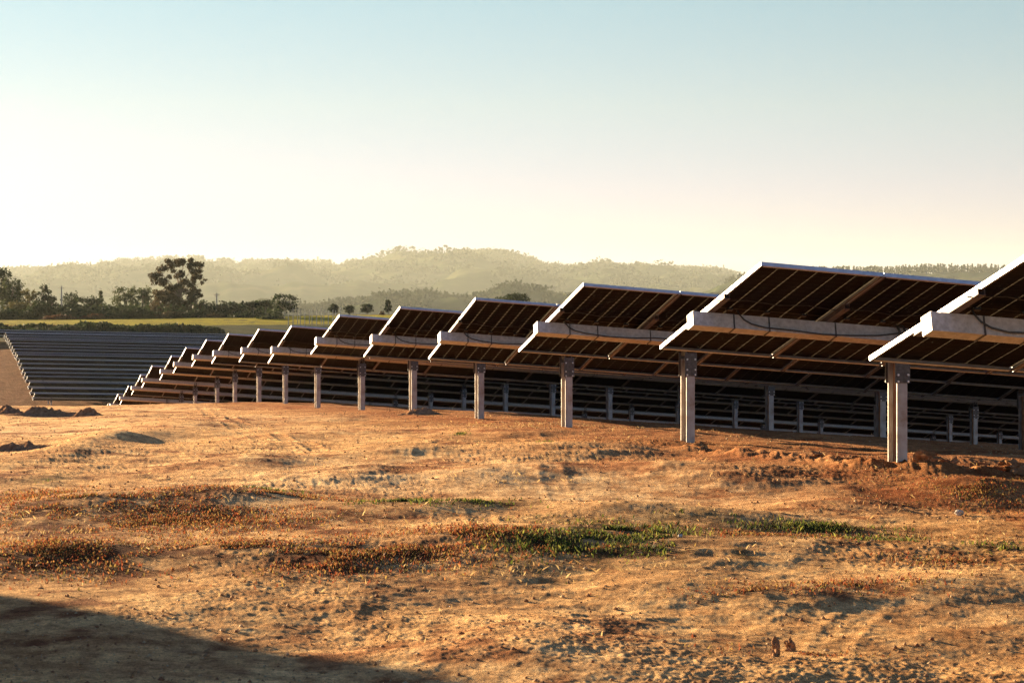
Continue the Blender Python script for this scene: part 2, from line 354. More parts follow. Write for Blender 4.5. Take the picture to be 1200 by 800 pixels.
# ------------------------------------------------------------------ the ground sheet
def build_ground():
    dense = np.linspace(-.31, .31, 1000)                         # tan of the bearing
    a = np.arctan(dense)
    side = np.concatenate([np.arange(a[-1] + .004, .75, .012), np.arange(.76, math.pi, .06)])
    ang = np.concatenate([-side[::-1], a, side])                # bearing from +Y, right positive
    r = [1.5]
    while r[-1] < 7: r.append(r[-1] + .12)
    while r[-1] < 75: r.append(r[-1] + max(.014, r[-1] ** 2 / (F * 1.0) * .55 * (1 if r[-1] < 30 else .8)))
    while r[-1] < 700: r.append(r[-1] + max(.5, r[-1] * .006))
    while r[-1] < 12500: r.append(r[-1] * 1.05)
    r = np.array(r)
    RR, AA = np.meshgrid(r, ang, indexing='ij')
    X = (RR * np.sin(AA)).ravel(); Y = (RR * np.cos(AA)).ravel()
    Zs = base_h(X, Y) + EYE
    mn = (np.abs(AA).ravel() < .8) & (RR.ravel() < 900)
    Zs[mn] += detail_h(X[mn], Y[mn])
    nr, na = len(r), len(ang)
    V = np.stack([X, Y, Zs], 1)
    V = np.vstack([V, [[0, 0, Zs[:na].mean()]]])
    i, j = np.meshgrid(np.arange(nr - 1), np.arange(na - 1), indexing='ij')
    a0 = (i * na + j).ravel(); Fq = np.stack([a0, a0 + 1, a0 + na + 1, a0 + na], 1)[:, ::-1]
    b0 = np.arange(nr - 1) * na
    Fw = np.stack([b0 + na - 1, b0, b0 + na, b0 + 2 * na - 1], 1)[:, ::-1]
    Fq = np.vstack([Fq, Fw])
    # colours ------------------------------------------------------
    q, s = qs(X, Y)
    sand = np.array([.70, .515, .265]); redsoil = np.array([.40, .20, .095]); pale = np.array([.77, .61, .36])
    C = np.tile(sand, (len(X), 1))
    def mixin(C, col, w): w = np.clip(w, 0, 1)[:, None]; return C * (1 - w) + np.array(col) * w
    n1 = fbm(X * .22, Y * .16, 201, 4); n2 = fbm(X * 1.3, Y * 1.0, 211, 4, .6); n3 = fbm(X * 6, Y * 6, 221, 3, .6)
    C = mixin(C, pale, smooth01(.35 + 1.3 * n1))
    C = mixin(C, redsoil, smooth01(-.1 + 1.9 * n2 + 1.1 * n1 + .7 * n3) * .8)
    C = mixin(C, (.19, .095, .055), smooth01(-.35 + 1.9 * n3 + 1.2 * n2) * .6)
    w = cover(X, Y, RW, 301); C = mixin(C, (.20, .078, .032), w * (.45 + .9 * smooth01(.5 + 2 * n3))); C = mixin(C, (.085, .048, .032), w * smooth01(.0 + 3 * n2 + 1.8 * n3) * .9)
    w = cover(X, Y, GW, 302); C = mixin(C, (.075, .066, .026), w * (.4 + .8 * smooth01(.5 + 2 * n3)))
    d = s - s_end(q)
    C = mixin(C, (.30, .125, .055), smooth01((d + 1.5) / 3) * smooth01((q - 10) / 6) * (q < 130) * .75)
    C = mixin(C, (.20, .105, .05), smooth01((q - 110) / 40) * .9)
    # beyond the array
    yel = np.array([.30, .32, .012]); grn = np.array([.10, .12, .035]); dgrn = np.array([.045, .055, .022]); brn = np.array([.17, .11, .05])
    farw = smooth01((q - 312) / 6)
    fn = fbm(X * .05, Y * .05, 401, 4); fine = fbm(X * .4, Y * .9, 411, 3)
    fld = np.tile(dgrn, (len(X), 1))
    fld = mixin(fld, grn, smooth01(.3 + 1.2 * fn))
    fld = mixin(fld, brn, smooth01(-.1 + 1.6 * fbm(X * .03, Y * .14, 421, 3)) * .8)
    band = smooth01((q - 352) / 8) * (1 - smooth01((q - 425) / 10))
    fld = mixin(fld, yel, band * smooth01(1.0 + 1.2 * fine + .7 * fn))
    # ploughed lines on the green field to the right
    rows_ = .5 + .5 * np.sin((s * .55 + q * .12) * 2.2)
    gm = smooth01((s - 35) / 10) * smooth01((q - 318) / 4) * (1 - smooth01((q - 372) / 6))
    fld = mixin(fld, np.array([.035, .055, .022]), gm); fld = mixin(fld, np.array([.07, .085, .035]), gm * rows_ * .7)
    C = C * (1 - farw)[:, None] + fld * farw[:, None]
    vf = smooth01((np.hypot(X, Y) - 600) / 300)
    C = mixin(C, (.06, .065, .03), vf)
    C = np.vstack([C, [sand]])
    me = fast_mesh('ground', V, Fq, M['earth'], C, smooth=True)
    o = link('ground', me); tag(o, kind='structure')
    # closing disc under the viewer
    return o
build_ground()

# ------------------------------------------------------------------ solar trackers
MW, MC = 1.146, 2.28            # module width along the row, length across it
PIT = 1.152
HT = .035                       # frame height
def panel_meshes():
    """one module, local frame: x along the row, y up the slope from low (-) to high (+), z out of the sun side"""
    cells = MB(); gx, gy = .0045, .0012
    fr = .014
    w = (MW - 2 * fr - 2 * .012 - 5 * gx) / 6; half = (MC - 2 * fr - 2 * .018 - .022) / 2; hh = (half - 11 * gy) / 12
    for i in range(6):
        x0 = -MW / 2 + fr + .012 + i * (w + gx)
        for hlf in (0, 1):
            for j in range(12):
                y0 = -MC / 2 + fr + .018 + hlf * (half + .022) + j * (hh + gy)
                c = .011
                pts = [(x0 + c, y0), (x0 + w - c, y0), (x0 + w, y0 + c), (x0 + w, y0 + hh - c), (x0 + w - c, y0 + hh), (x0 + c, y0 + hh), (x0, y0 + hh - c), (x0, y0 + c)]
                cells.add([(a, b_, .0115) for a, b_ in pts], [tuple(range(8))[::-1]])
    cm = cells.mesh('cells', M['cell'])
    lam = MB(); x, y = MW / 2 - fr * .5, MC / 2 - fr * .5
    lam.add([(-x, -y, .0135), (x, -y, .0135), (x, y, .0135), (-x, y, .0135)], [(3, 2, 1, 0)], 0)
    lm = lam.mesh('laminate', [M['film']]); lm2 = lam.mesh('laminate_dim', [M['film_dim']])
    gl = MB()
    # sun side: dark glass over each column of cells, clear between them
    for i in range(6):
        x0 = -MW / 2 + fr + .012 + i * (w + gx)
        gl.add([(x0, -y, .0155), (x0 + w, -y, .0155), (x0 + w, y, .0155), (x0, y, .0155)], [(0, 1, 2, 3)])
    gm = gl.mesh('front_glass', M['glass'])
    f = MB(); t = .0025
    for sx in (-1, 1):
        f.box((sx * (MW / 2 - t / 2), 0, 0), (t, MC, HT))
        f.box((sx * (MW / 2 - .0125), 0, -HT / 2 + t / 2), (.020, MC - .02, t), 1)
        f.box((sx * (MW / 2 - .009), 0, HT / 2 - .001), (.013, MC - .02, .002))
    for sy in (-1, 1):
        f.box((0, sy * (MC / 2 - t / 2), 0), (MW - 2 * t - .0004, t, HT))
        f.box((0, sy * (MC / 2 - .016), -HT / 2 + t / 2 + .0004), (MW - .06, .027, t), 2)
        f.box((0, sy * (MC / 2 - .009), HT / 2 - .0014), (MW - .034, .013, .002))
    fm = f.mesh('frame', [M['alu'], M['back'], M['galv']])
    jb = MB(); jb.box((0, 0, .002), (.05, .035, .017))
    jm = jb.mesh('junction_box', M['cable'])
    return lm, lm2, cm, gm, fm, jm
LAM, LAMD, CELLS, GLASS, FRAME, JBOX = panel_meshes()

def tube_mesh(L):
    m = MB(); a = .13; t = .004
    m.box((L / 2 - .02, 0, 0), (L - .04, a, a))
    m.box((.011, 0, 0), (.010, a + .004, a + .004))         # end plate
    x = .30
    return m.mesh('torque_tube', M['galv'])
def strap_mesh():
    m = MB(); b = .136
    for sy in (-1, 1): m.box((0, sy * b / 2, -.001), (.012, .006, b)); 
    m.box((0, 0, -b / 2), (.012, b + .006, .006))
    return m.mesh('strap', M['bracket'])
STRAP = strap_mesh()
def rail_mesh():
    m = MB(); w, h, L, t = .052, .045, .86, .003
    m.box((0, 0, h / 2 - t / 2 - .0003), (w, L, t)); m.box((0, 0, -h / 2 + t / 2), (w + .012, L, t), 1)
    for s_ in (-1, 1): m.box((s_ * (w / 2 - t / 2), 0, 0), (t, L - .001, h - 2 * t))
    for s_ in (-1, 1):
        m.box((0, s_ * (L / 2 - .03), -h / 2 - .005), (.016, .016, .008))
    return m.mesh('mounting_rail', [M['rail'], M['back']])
RAIL = rail_mesh()
def post_mesh(depth):
    """H section standing up; local y across the row; top at z=0"""
    m = MB(); fw, dp, t = .105, .175, .007
    for sy in (-1, 1): m.box((0, sy * (dp / 2 - t / 2), -depth / 2), (fw, t, depth))
    m.box((0, 0, -depth / 2 - .001), (t, dp - 2 * t - .0004, depth - .002), 1)
    return m.mesh('post', [M['post'], M['rust']])
POST = post_mesh(2.2)
def bracket_mesh():
    m = MB()
    for sy in (-1, 1):
        m.box((0, sy * .094, -.09), (.15, .010, .27))
    for sx in (-1, 1):
        m.box((sx * .05, 0, .06), (.010, .16, .10))
    # bearing ring round the tube
    pts = [(0, .104 * math.cos(a), .19 + .104 * math.sin(a)) for a in np.linspace(0, 2 * math.pi, 25)]
    for dx in (-.028, .028):
        m.tube([(p[0] + dx, p[1], p[2]) for p in pts], .012, 6, cap=False)
    m.box((0, 0, .115), (.10, .15, .02))
    for sy in (-1, 1):
        for x in (-.05, .05):
            for z in (-.03, -.15, -.21):
                p = np.array([x, sy * .1005, z]); m.tube([p, p + np.array([0, sy * .014, 0])], .011, 6, 1)
    return m.mesh('bearing_bracket', [M['bracket'], M['bolt']])
BRKT = bracket_mesh()

def cable_mesh(L, seed):
    rnd = random.Random(seed); m = MB(); y0 = .073
    # loop that drops from the panels, runs along the tube face
    x = .34 + rnd.uniform(-.05, .1)
    pts = [(x, y0 - .01, .10), (x + .01, y0 + .008, .06), (x + .05, y0 + .012, .015), (x + .12, y0 + .012, -.02), (x + .25, y0 + .010, -.042)]
    cx = x + .25; sag = 0
    while cx < L - .6:
        cx += .28; sag += 1
        pts.append((cx, y0 + .009, -.045 + .018 * math.sin(sag * 1.3 + seed) + (.05 if sag % 9 == 5 else 0)))
    m.tube(pts, .0075, 5)
    return m.mesh('cable', M['cable'])
def wire_mesh(L, seed):
    """string wiring clipped to the upper half of the panels' backs"""
    rnd = random.Random(seed + 5); m = MB(); pts = []
    x = .12; i = 0
    while x < L:
        pts.append((x, .33 + rnd.uniform(-.012, .012), .095 + (.012 if i % 2 else -.014))); x += .29; i += 1
    m.tube(pts, .004, 4)
    return m.mesh('wiring', M['cable'])

GROUP_NEAR = 'staggered solar panel rows along the bare ground'
ORD = ['nearest', 'second', 'third', 'fourth', 'fifth', 'sixth', 'seventh', 'eighth', 'ninth', 'tenth', 'eleventh', 'twelfth', 'thirteenth', 'fourteenth', 'fifteenth', 'sixteenth', 'seventeenth', 'eighteenth', 'nineteenth', 'twentieth']
def basis(slope):
    r = Vector((CP, SP, -slope)).normalized()
    return r
def tracker(k, X, Y, h, tilt, slope, L, detail=2, label='', group='', first=1.9, gap=7.3):
    root = empty('solar_tracker', (X, Y, gz(X, Y)))
    tag(root, label, 'solar panels', group)
    zt = h + EYE - gz(X, Y)
    r = basis(slope)
    # frame of the tilted table: x along row, y up the slope (towards the viewer), z out of the sun side
    t = R(tilt)
    y = Vector((math.cos(t) * SP, -math.cos(t) * CP, math.sin(t))); y = (y - r * y.dot(r)).normalized()
    z = y.cross(r); z = -z if z.z < 0 else z
    # right handed: x=r ; y ; z = r x y
    zz = r.cross(y)
    if zz.z < 0: y = y; x_ = -r; zz = x_.cross(y)
    else: x_ = r
    sgn = 1 if x_.dot(r) > 0 else -1
    Mt = Matrix(((x_.x, y.x, zz.x, 0), (x_.y, y.y, zz.y, 0), (x_.z, y.z, zz.z, zt), (0, 0, 0, 1)))
    def put(name, me, loc, parent=root, M0=Mt):
        o = bpy.data.objects.new(name, me); COL.objects.link(o); o.parent = parent
        o.matrix_local = M0 @ Matrix.Translation(Vector((loc[0] * sgn, loc[1], loc[2])))
        return o
    Mtube = Mt @ Matrix.Diagonal((sgn, 1, 1, 1)) if sgn < 0 else Mt
    tm = tube_mesh(L)
    to = put('torque_tube', tm, (0, 0, 0), M0=Mtube)
    off = .131
    n = int((L - .3) / PIT)
    if detail >= 2:
        for i in range(n):
            x = .1756 + MW / 2 + i * PIT
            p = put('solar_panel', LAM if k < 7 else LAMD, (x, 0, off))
            for nm, me in (('cells', CELLS), ('front_glass', GLASS), ('frame', FRAME)):
                c = bpy.data.objects.new(nm, me); COL.objects.link(c); c.parent = p
            if k <= 6:
                for jx in (-.36, 0, .36):
                    c = bpy.data.objects.new('junction_box', JBOX); COL.objects.link(c); c.parent = p; c.location.x = jx
        for i in range(n + 1):
            x = .1756 - .003 + i * PIT
            put('mounting_rail', RAIL, (x, 0, off - HT / 2 - .024))
            if k <= 9:
                put('strap', STRAP, (x + (.22 if i == 0 else .06), 0, 0))
                if i == 0: put('strap', STRAP, (x + .56, 0, 0))
        if k <= 9:
            put('cable', cable_mesh(min(L, 12), k), (0, 0, 0), M0=Mtube)
            put('wiring', wire_mesh(min(L, 12), k), (0, 0, 0), M0=Mtube)
    else:
        tb = MB(); fr = MB()
        x0, x1 = .1756, .1756 + n * PIT
        tb.frame_box(((x0 + x1) / 2 , 0, off), (x1 - x0 - .01, 0, 0), (0, MC - .01, 0), (0, 0, .012))
        put('solar_panels', tb.mesh('solar_panels', M['cell']), (0, 0, 0), M0=Mtube)
        for sy in (-1, 1): fr.frame_box(((x0 + x1) / 2, sy * MC / 2, off), (x1 - x0, 0, 0), (0, .03, 0), (0, 0, HT + (.03 if k >= 30 else .01)))
        for i in range(n + 1): (fr.frame_box((x0 + i * PIT, 0, off), (.035, 0, 0), (0, MC + .031, 0), (0, 0, HT + .002)) if i in (0, n) else None)
        put('frame', fr.mesh('frame', M['alu'] if k >= 30 else M['back']), (0, 0, 0), M0=Mtube)  # rows in the dip get the frame colour with shade put in
    # posts
    d = first; i = 0
    while d < L:
        P = Vector((0, 0, zt)) + r * d
        a = math.atan2(SP, CP)
        Mp = Matrix.Translation(P + Vector((0, 0, -.19))) @ Matrix.Rotation(a, 4, 'Z')
        o = bpy.data.objects.new('post', POST); COL.objects.link(o); o.parent = root; o.matrix_local = Mp @ Matrix.Translation((0, 0, -.03))
        if detail >= 1:
            o2 = bpy.data.objects.new('bearing_bracket', BRKT); COL.objects.link(o2); o2.parent = root; o2.matrix_local = Mp
        d += gap; i += 1
    return root

NEARLAB = {1: 'closest solar panel row, cropped by the right edge of the photo, its post outside',
           2: 'big solar panel row second from right, on the nearest and tallest sunlit post',
           3: 'solar panel row third from right, with the second sunlit post from the right'}
for k, (X, Y, h, tilt) in ROW.items():
    # long enough to leave the picture on the right
    L = 4
    while (X + L * CP) / (Y + L * SP) < .262: L += .5
    L = (int((L + 1.5) / PIT) + 1) * PIT + .5
    lab = NEARLAB.get(k, f'tilted solar panel row on grey square tube, {ORD[k-1]} from the right among the staggered rows' if k > 1 else '')
    tracker(k, X, Y, h, tilt, .0778, L, 2, lab, GROUP_NEAR, {2: 2.04, 3: 1.88, 4: 1.86, 5: 1.83, 6: 1.87, 7: 1.94, 8: 1.81}.get(k, 1.88))
# rows that drop into the dip, seen only between the posts of the near ones
for k in range(17, 25):
    X, Y = -16.95 - 1.35 * (k - 16), 89.9 + 5.05 * (k - 16)
    q, s = qs(X, Y)
    h = float(np.interp(q, _q, _gs)) + 1.3
    tracker(k, X, Y, h, 21, .0778, 62, 1, 'shaded solar panel row down in the dip, seen between the posts of the near rows', 'solar panel rows down in the dip')
# the far slope
for j in range(17):
    Y = 216 + j * 5.12; X = -48.6 - j * 1.40
    q, s = qs(X, Y)
    h = float(np.interp(q, _q, _gs)) - float(np.interp(q, _q, _s)) * max(0, s - s_end(q) - 2.9) + 1.25 + (.12 if j % 5 == 3 else -.05 if j % 4 == 1 else 0)
    tracker(30 + j, X, Y, h, 20 + (j * 7 % 5) * .5, .027, 74, 1, f'long dark solar panel row across the far slope, {ORD[j] if j else "lowest"} counting up from the crest' if j else
            'lowest long dark solar panel row on the far slope, just above the crest', 'solar panel rows across the far slope')
# one more pair of rows above them that runs out of the picture on the left
for j, (X, Y) in enumerate([(-84, 301.5), (-86, 308)]):
    q, s = qs(X, Y)
    h = float(np.interp(q, _q, _gs)) - .024 * max(0, s - s_end(q) - 2.9) + 1.3
    tracker(60 + j, X, Y, h, 20, .024, 110, 1, ['long dark solar panel row running out past the left edge, just below the topmost one', 'topmost dark solar panel row on the far slope, below the hedge'][j], 'solar panel rows across the far slope')

# ------------------------------------------------------------------ ground cover
def blades(name, patches_, n, hmin, hmax, wid, cols, label, cat, spread=1.0, seed=1, flat=.5, thr=.02):
    rng = np.random.default_rng(seed)
    A = np.array([p[2] * p[3] * p[4] for p in patches_]); idx = rng.choice(len(A), n, p=A / A.sum())
    P = np.array(patches_)[idx]
    ang = rng.uniform(0, 2 * math.pi, n); rad = np.abs(rng.normal(0, .62, n)) * spread
    X = P[:, 0] + P[:, 2] * rad * np.cos(ang); Y = P[:, 1] + P[:, 3] * rad * np.sin(ang)
    keep = (vnoise(X * 1.6, Y * 1.6, seed) + .8 * vnoise(X * 6, Y * 6, seed + 3)) > thr
    X, Y = X[keep], Y[keep]; n = len(X)
    Z = ground_z(X, Y) - .004
    hgt = rng.uniform(hmin, hmax, n) * (.6 + .8 * np.clip(vnoise(X * 1.4, Y * 1.4, seed + 9) + .5, 0, 1))
    az = rng.uniform(0, 2 * math.pi, n); lean = rng.uniform(.1, 1.0, n) * flat
    az2 = rng.uniform(0, 2 * math.pi, n); w = wid * rng.uniform(.6, 1.4, n)
    ux, uy = np.cos(az2) * w, np.sin(az2) * w
    tip = np.stack([X + np.cos(az) * hgt * lean, Y + np.sin(az) * hgt * lean, Z + hgt], 1)
    mid = np.stack([X + np.cos(az) * hgt * lean * .4, Y + np.sin(az) * hgt * lean * .4, Z + hgt * .6], 1)
    a = np.stack([X - ux, Y - uy, Z], 1); b = np.stack([X + ux, Y + uy, Z], 1)
    c = mid + np.stack([ux, uy, 0 * ux], 1) * 1.1
    V = np.stack([a, b, c, tip], 1).reshape(-1, 3)
    Fc = np.arange(4 * n).reshape(n, 4)
    cc = np.array(cols)[rng.integers(0, len(cols), n)] * rng.uniform(.7, 1.25, (n, 1))
    me = fast_mesh(name, V, Fc, M['blade'], np.repeat(cc, 4, 0))
    o = link(name, me); tag(o, label, cat, kind='stuff'); return o
blades('red_ground_cover', RW, 56000, .006, .024, .0045, [(.26, .075, .03), (.20, .055, .025), (.34, .15, .05), (.10, .04, .02), (.30, .20, .06), (.08,.06,.02)], 'low rust red plants spreading over the bare earth', 'ground cover', 1.25, 5, .9, -.16)
blades('green_weeds', GW, 15000, .008, .036, .005, [(.09, .11, .02), (.06, .075, .018), (.20, .20, .04), (.03, .04, .014), (.10, .06, .025)], 'low green weeds growing in patches on the bare earth', 'weeds', 1.0, 6, .9)
allp = [(0, 12, 4, 3, .6), (0, 18, 6, 6, .8), (0, 30, 9, 10, .6), (3, 14, 4, 3, 1), (-3, 14, 3, 4, 1)]
blades('dry_straw', allp, 14000, .01, .035, .003, [(.5, .36, .16), (.40, .26, .11), (.28, .16, .07)], 'scattered dry straw and dead stems on the earth', 'straw', 1.4, 8, 1.6)

def pebbles(n, seed):
    rng = np.random.default_rng(seed)
    Y = 8.5 + 34 * rng.random(n) ** 1.5; X = Y * rng.uniform(-.26, .26, n)
    Z = ground_z(X, Y)
    sz = .003 + .010 * rng.random(n) ** 5 + .00015 * Y
    base = np.array([(1, 0, 0), (-1, 0, 0), (0, 1, 0), (0, -1, 0), (0, 0, .8), (0, 0, -.8)], float)
    fc = np.array([(0, 2, 4), (2, 1, 4), (1, 3, 4), (3, 0, 4), (2, 0, 5), (1, 2, 5), (3, 1, 5), (0, 3, 5)])
    J = base[None] * (1 + rng.uniform(-.4, .4, (n, 6, 3))) * sz[:, None, None]
    a = rng.uniform(0, 6.28, n); c, s_ = np.cos(a)[:, None], np.sin(a)[:, None]
    V = np.stack([J[..., 0] * c - J[..., 1] * s_ + X[:, None], J[..., 0] * s_ + J[..., 1] * c + Y[:, None], J[..., 2] + Z[:, None] + sz[:, None] * .3], 2).reshape(-1, 3)
    Fc = (fc[None] + 6 * np.arange(n)[:, None, None]).reshape(-1, 3)
    cols = np.array([(.40, .24, .12), (.28, .14, .07), (.52, .38, .22), (.34, .2, .1)])[rng.integers(0, 4, n)]
    me = fast_mesh('gravel', V, Fc, M['blade'], np.repeat(cols, 6, 0))
    o = link('gravel', me); tag(o, 'small stones and crumbs of earth strewn over the ground', 'gravel', kind='stuff')
pebbles(9000, 4)

def heap(name, px, py, rad, hgt, label, seed, group):
    X, Y = to_ground(px, py); n = 46
    g_ = np.linspace(-1.5, 1.5, n); GX, GY = np.meshgrid(g_, g_, indexing='ij')
    x, y = X + GX.ravel() * rad * 1.3, Y + GY.ravel() * rad
    rr = np.hypot(GX, GY).ravel()
    z = hgt * np.exp(-rr ** 2 * 2.2 * (1 + .8 * fbm(x * 2.5 / rad * .4, y * 2.5 / rad * .4, seed, 3)))
    z += hgt * 1.0 * np.clip(fbm(x * 6, y * 6, seed + 5, 5, .7) + .05, -.3, 1) * np.exp(-rr ** 2 * 1.6)
    z = ground_z(x, y) + z - .012 - .03 * smooth01((rr - 1.1) / .3)
    V = np.stack([x - X, y - Y, z - gz(X, Y)], 1)
    i, j = np.meshgrid(np.arange(n - 1), np.arange(n - 1), indexing='ij'); a = (i * n + j).ravel()
    me = fast_mesh(name, V, np.stack([a, a + n, a + n + 1, a + 1], 1), M['clod'], smooth=False)
    o = link(name, me); o.location = (X, Y, gz(X, Y)); tag(o, label, 'earth heap', group); return o
def lump(name, px, py, sx, sy, sz, mat, label, cat, seed, group=None, sub=3, rz=0.0, sink=.3, rough=.5):
    X, Y = to_ground(px, py)
    bm = bmesh.new(); bmesh.ops.create_icosphere(bm, subdivisions=sub, radius=1)
    for v in bm.verts:
        c = v.co.copy()
        n = float(fbm(np.array([c.x * 1.6 + seed + c.z]), np.array([c.y * 1.6 + c.z * 2.1]), seed, 5, .62)[0])
        v.co = Vector((c.x * sx, c.y * sy, c.z * sz)) * (1 + rough * 2 * n)
    me = bpy.data.meshes.new(name); bm.to_mesh(me); bm.free(); me.materials.append(mat)
    o = link(name, me); o.location = (X, Y, gz(X, Y) + sz * (1 - 2 * sink)); o.rotation_euler = (0, 0, rz)
    tag(o, label, cat, group); return o
lump('earth_clod', 908, 768, .020, .026, .048, M['clod'], 'upright brown clod of earth casting a shadow, low right foreground', 'clod', 3, sub=3, sink=.25)
lump('earth_clod', 926, 753, .018, .02, .035, M['clod'], 'smaller dark clod just behind the upright clod in the low right foreground', 'clod', 8, sub=3, sink=.25)
lump('stone', 1124, 602, .032, .03, .026, M['stone'], 'round pale stone on the earth at far right, below the tallest post', 'stone', 12, sub=3, sink=.1, rough=.2)
lump('stone', 797, 641, .016, .014, .012, M['stone'], 'small pale stone among the green weeds right of centre', 'stone', 14, sub=2, sink=.2, rough=.2)
g = 'dark heaps of dug earth near the crest'
heap('earth_heap', 8, 486, .42, .13, 'dark earth heap near the crest, cut by the left edge of the photo', 21, g)
heap('earth_heap', 50, 487, .62, .13, 'wide dark earth heap near the crest, between two smaller heaps', 23, g)
heap('earth_heap', 103, 487, .26, .14, 'small pointed dark earth heap near the crest, rightmost of the left heaps', 25, g)
heap('earth_heap', 22, 530, .32, .08, 'low dark earth heap at the left edge, nearer than the crest heaps', 27, g)
heap('earth_heap', 491, 487, .28, .11, 'small dark earth heap at the foot of a sunlit post left of centre', 29, g)
# lumps along the trench by the tallest post
gl = 'lumps of dug earth along the trench'
spots = [(1000, 541, .06), (1022, 545, .08), (1088, 546, .10), (1112, 549, .07), (1150, 551, .09), (1178, 549, .07), (1192, 556, .08), (960, 536, .06), (925, 533, .05)]
for i, (a, b_, r_) in enumerate(spots):
    lump('earth_lump', a, b_, r_ * 1.2, r_, r_ * .8, M['clod'], f'lump of dug red earth in the trench line, {ORD[i] if i else "leftmost"} counting from the left' , 'earth lump', 40 + i, gl, 3, sink=.25)

# ------------------------------------------------------------------ trees and shrubs
def leaf_cloud(lobes, n, size, rng, shell=.55):
    """cards spread through ellipsoid lobes (cx,cy,cz,rx,ry,rz)"""
    L = np.array(lobes, float); vol = L[:, 3] * L[:, 4] * L[:, 5]; vol = vol ** .75
    idx = rng.choice(len(L), n, p=vol / vol.sum()); P = L[idx]
    d = rng.normal(size=(n, 3)); d /= np.linalg.norm(d, axis=1)[:, None]
    rr = shell + (1 - shell) * rng.random(n) ** .6
    rr *= 1 + .22 * rng.normal(size=n)
    c = P[:, :3] + d * P[:, 3:6] * rr[:, None]
    u = rng.normal(size=(n, 3)); u /= np.linalg.norm(u, axis=1)[:, None]
    w = np.cross(u, rng.normal(size=(n, 3))); w /= np.linalg.norm(w, axis=1)[:, None]
    s = size * rng.uniform(.5, 1.3, (n, 1))
    V = np.stack([c - u * s, c - w * s * .6, c + u * s, c + w * s * .6], 1).reshape(-1, 3)
    return V, np.arange(4 * n).reshape(n, 4)

def at(px, dist): return (px - 600) / F * dist, dist
def tree(name, px, ytop, wpx, dist, mat, label, cat='tree', kind='round', seed=0, group=None, trunk_mat=None, dens=1.0, ybase=None):
    rng = np.random.default_rng(seed + 1000); rnd = random.Random(seed)
    X, Y = at(px, dist); zb = gz(X, Y)
    ztop = EYE + (HY - ytop) * dist / F
    H = max(ztop - zb, .8); W = wpx * dist / F
    root = empty(name, (X, Y, zb)); tag(root, label, cat, group)
    tr = MB(); lobes = []
    ls = .14 * (dist / 450) + .12
    if kind == 'gum':
        lean = .04 * H
        tr.tube([(0, 0, -.3), (lean * .3, 0, H * .25), (lean, .2, H * .5), (lean * .6, 0, H * .8)], [.42, .34, .24, .1], 7)
        spec = [(-.34, .76, .17, .12), (-.12, .90, .19, .10), (.13, .93, .17, .08), (.27, .84, .18, .10), (.40, .68, .14, .10), (.02, .72, .14, .09), (-.22, .62, .15, .10), (.18, .55, .20, .10), (.36, .40, .15, .06),
                (.02, .42, .22, .11), (-.25, .40, .20, .12), (.10, .24, .26, .12), (-.34, .20, .18, .15), (-.12, .22, .2, .14), (.33, .18, .18, .12), (-.42, .62, .08, .07), (.46, .60, .06, .05), (0, .10, .3, .08)]
        for (a, b_, r1, r2) in spec:
            cx, cz = a * W, b_ * H; cy = rnd.uniform(-.25, .25) * W
            for _ in range(7):
                lobes.append((cx + rnd.uniform(-.8, .8) * r1 * W, cy + rnd.uniform(-.8, .8) * r1 * W, cz + rnd.uniform(-.8, .8) * r2 * H, r1 * W * .42, r1 * W * .46, r2 * H * .5))
            tr.tube([(lean * .5, 0, cz * .55), (cx * .5, cy * .5, cz * .8), (cx, cy, cz)], [.16, .10, .04], 5)
        n = int(11000 * dens); shell = .2
    elif kind == 'bush':
        nl = max(5, int(W / .8))
        for i in range(nl):
            t = (i + .5) / nl * 2 - 1; h = math.sqrt(max(.1, 1 - t * t * .9)) * H * rnd.uniform(.8, 1.02)
            lobes.append((t * W * .42, rnd.uniform(-.2, .2) * W, h * .5, W / nl * 1.5, W * .3, h * .5))
        tr.tube([(0, 0, -.2), (0, 0, H * .5)], [.12, .05], 5); 
        for s_ in (-1, 1): tr.tube([(0, 0, .1), (s_ * W * .2, 0, H * .45)], [.08, .03], 5)
        n = int(90 * W * H / ls * .28 * dens); shell = .7
    else:
        tall = kind == 'tall'
        clear = .12 if kind == 'low' else (.28 if kind == 'pine' else .18)
        tr.tube([(0, 0, -.3), (rnd.uniform(-.04, .04) * W, 0, H * .35), (rnd.uniform(-.05, .05) * W, 0, H * .75)], [max(.12, H * .03), max(.09, H * .022), .05], 7)
        nl = 60
        for i in range(nl):
            a = rnd.uniform(0, 6.28)
            if kind == 'pine':
                zz = rnd.uniform(.62, .92); prof = .5 * math.sqrt(max(.02, 1 - ((zz - .66) / .36) ** 2))
            elif tall:
                zz = rnd.uniform(.2, .93); prof = .42 * (1.02 - zz) ** .5 + .06
            else:
                zz = rnd.uniform(clear + .08, .86); prof = .46 * math.sqrt(max(.05, 1 - ((zz - .5) / .52) ** 2))
            rr = prof * rnd.uniform(.3, .9)
            r1 = rnd.uniform(.07, .16) * (1 if not tall else .8)
            cx, cy, cz = rr * W * math.cos(a), rr * W * math.sin(a), zz * H
            lobes.append((cx, cy, cz, r1 * W, r1 * W, r1 * H * (.5 if kind == 'pine' else .8) * min(1, W / H + .2)))
            if i % 6 == 0: tr.tube([(0, 0, cz * .6), (cx * .5, cy * .5, cz * .85), (cx, cy, cz)], [.10, .06, .025], 5)
        n = int(min(4200, max(500, 30 * W * H / (ls * ls) * .06)) * dens); shell = .35
    tr.build('trunk', trunk_mat or M['bark'], root)
    V, Fc = leaf_cloud(lobes, n, ls, rng, shell)
    V[:, 2] = np.maximum(V[:, 2], .02)
    me = fast_mesh('crown', V, Fc, mat); link('crown', me, root)
    return root

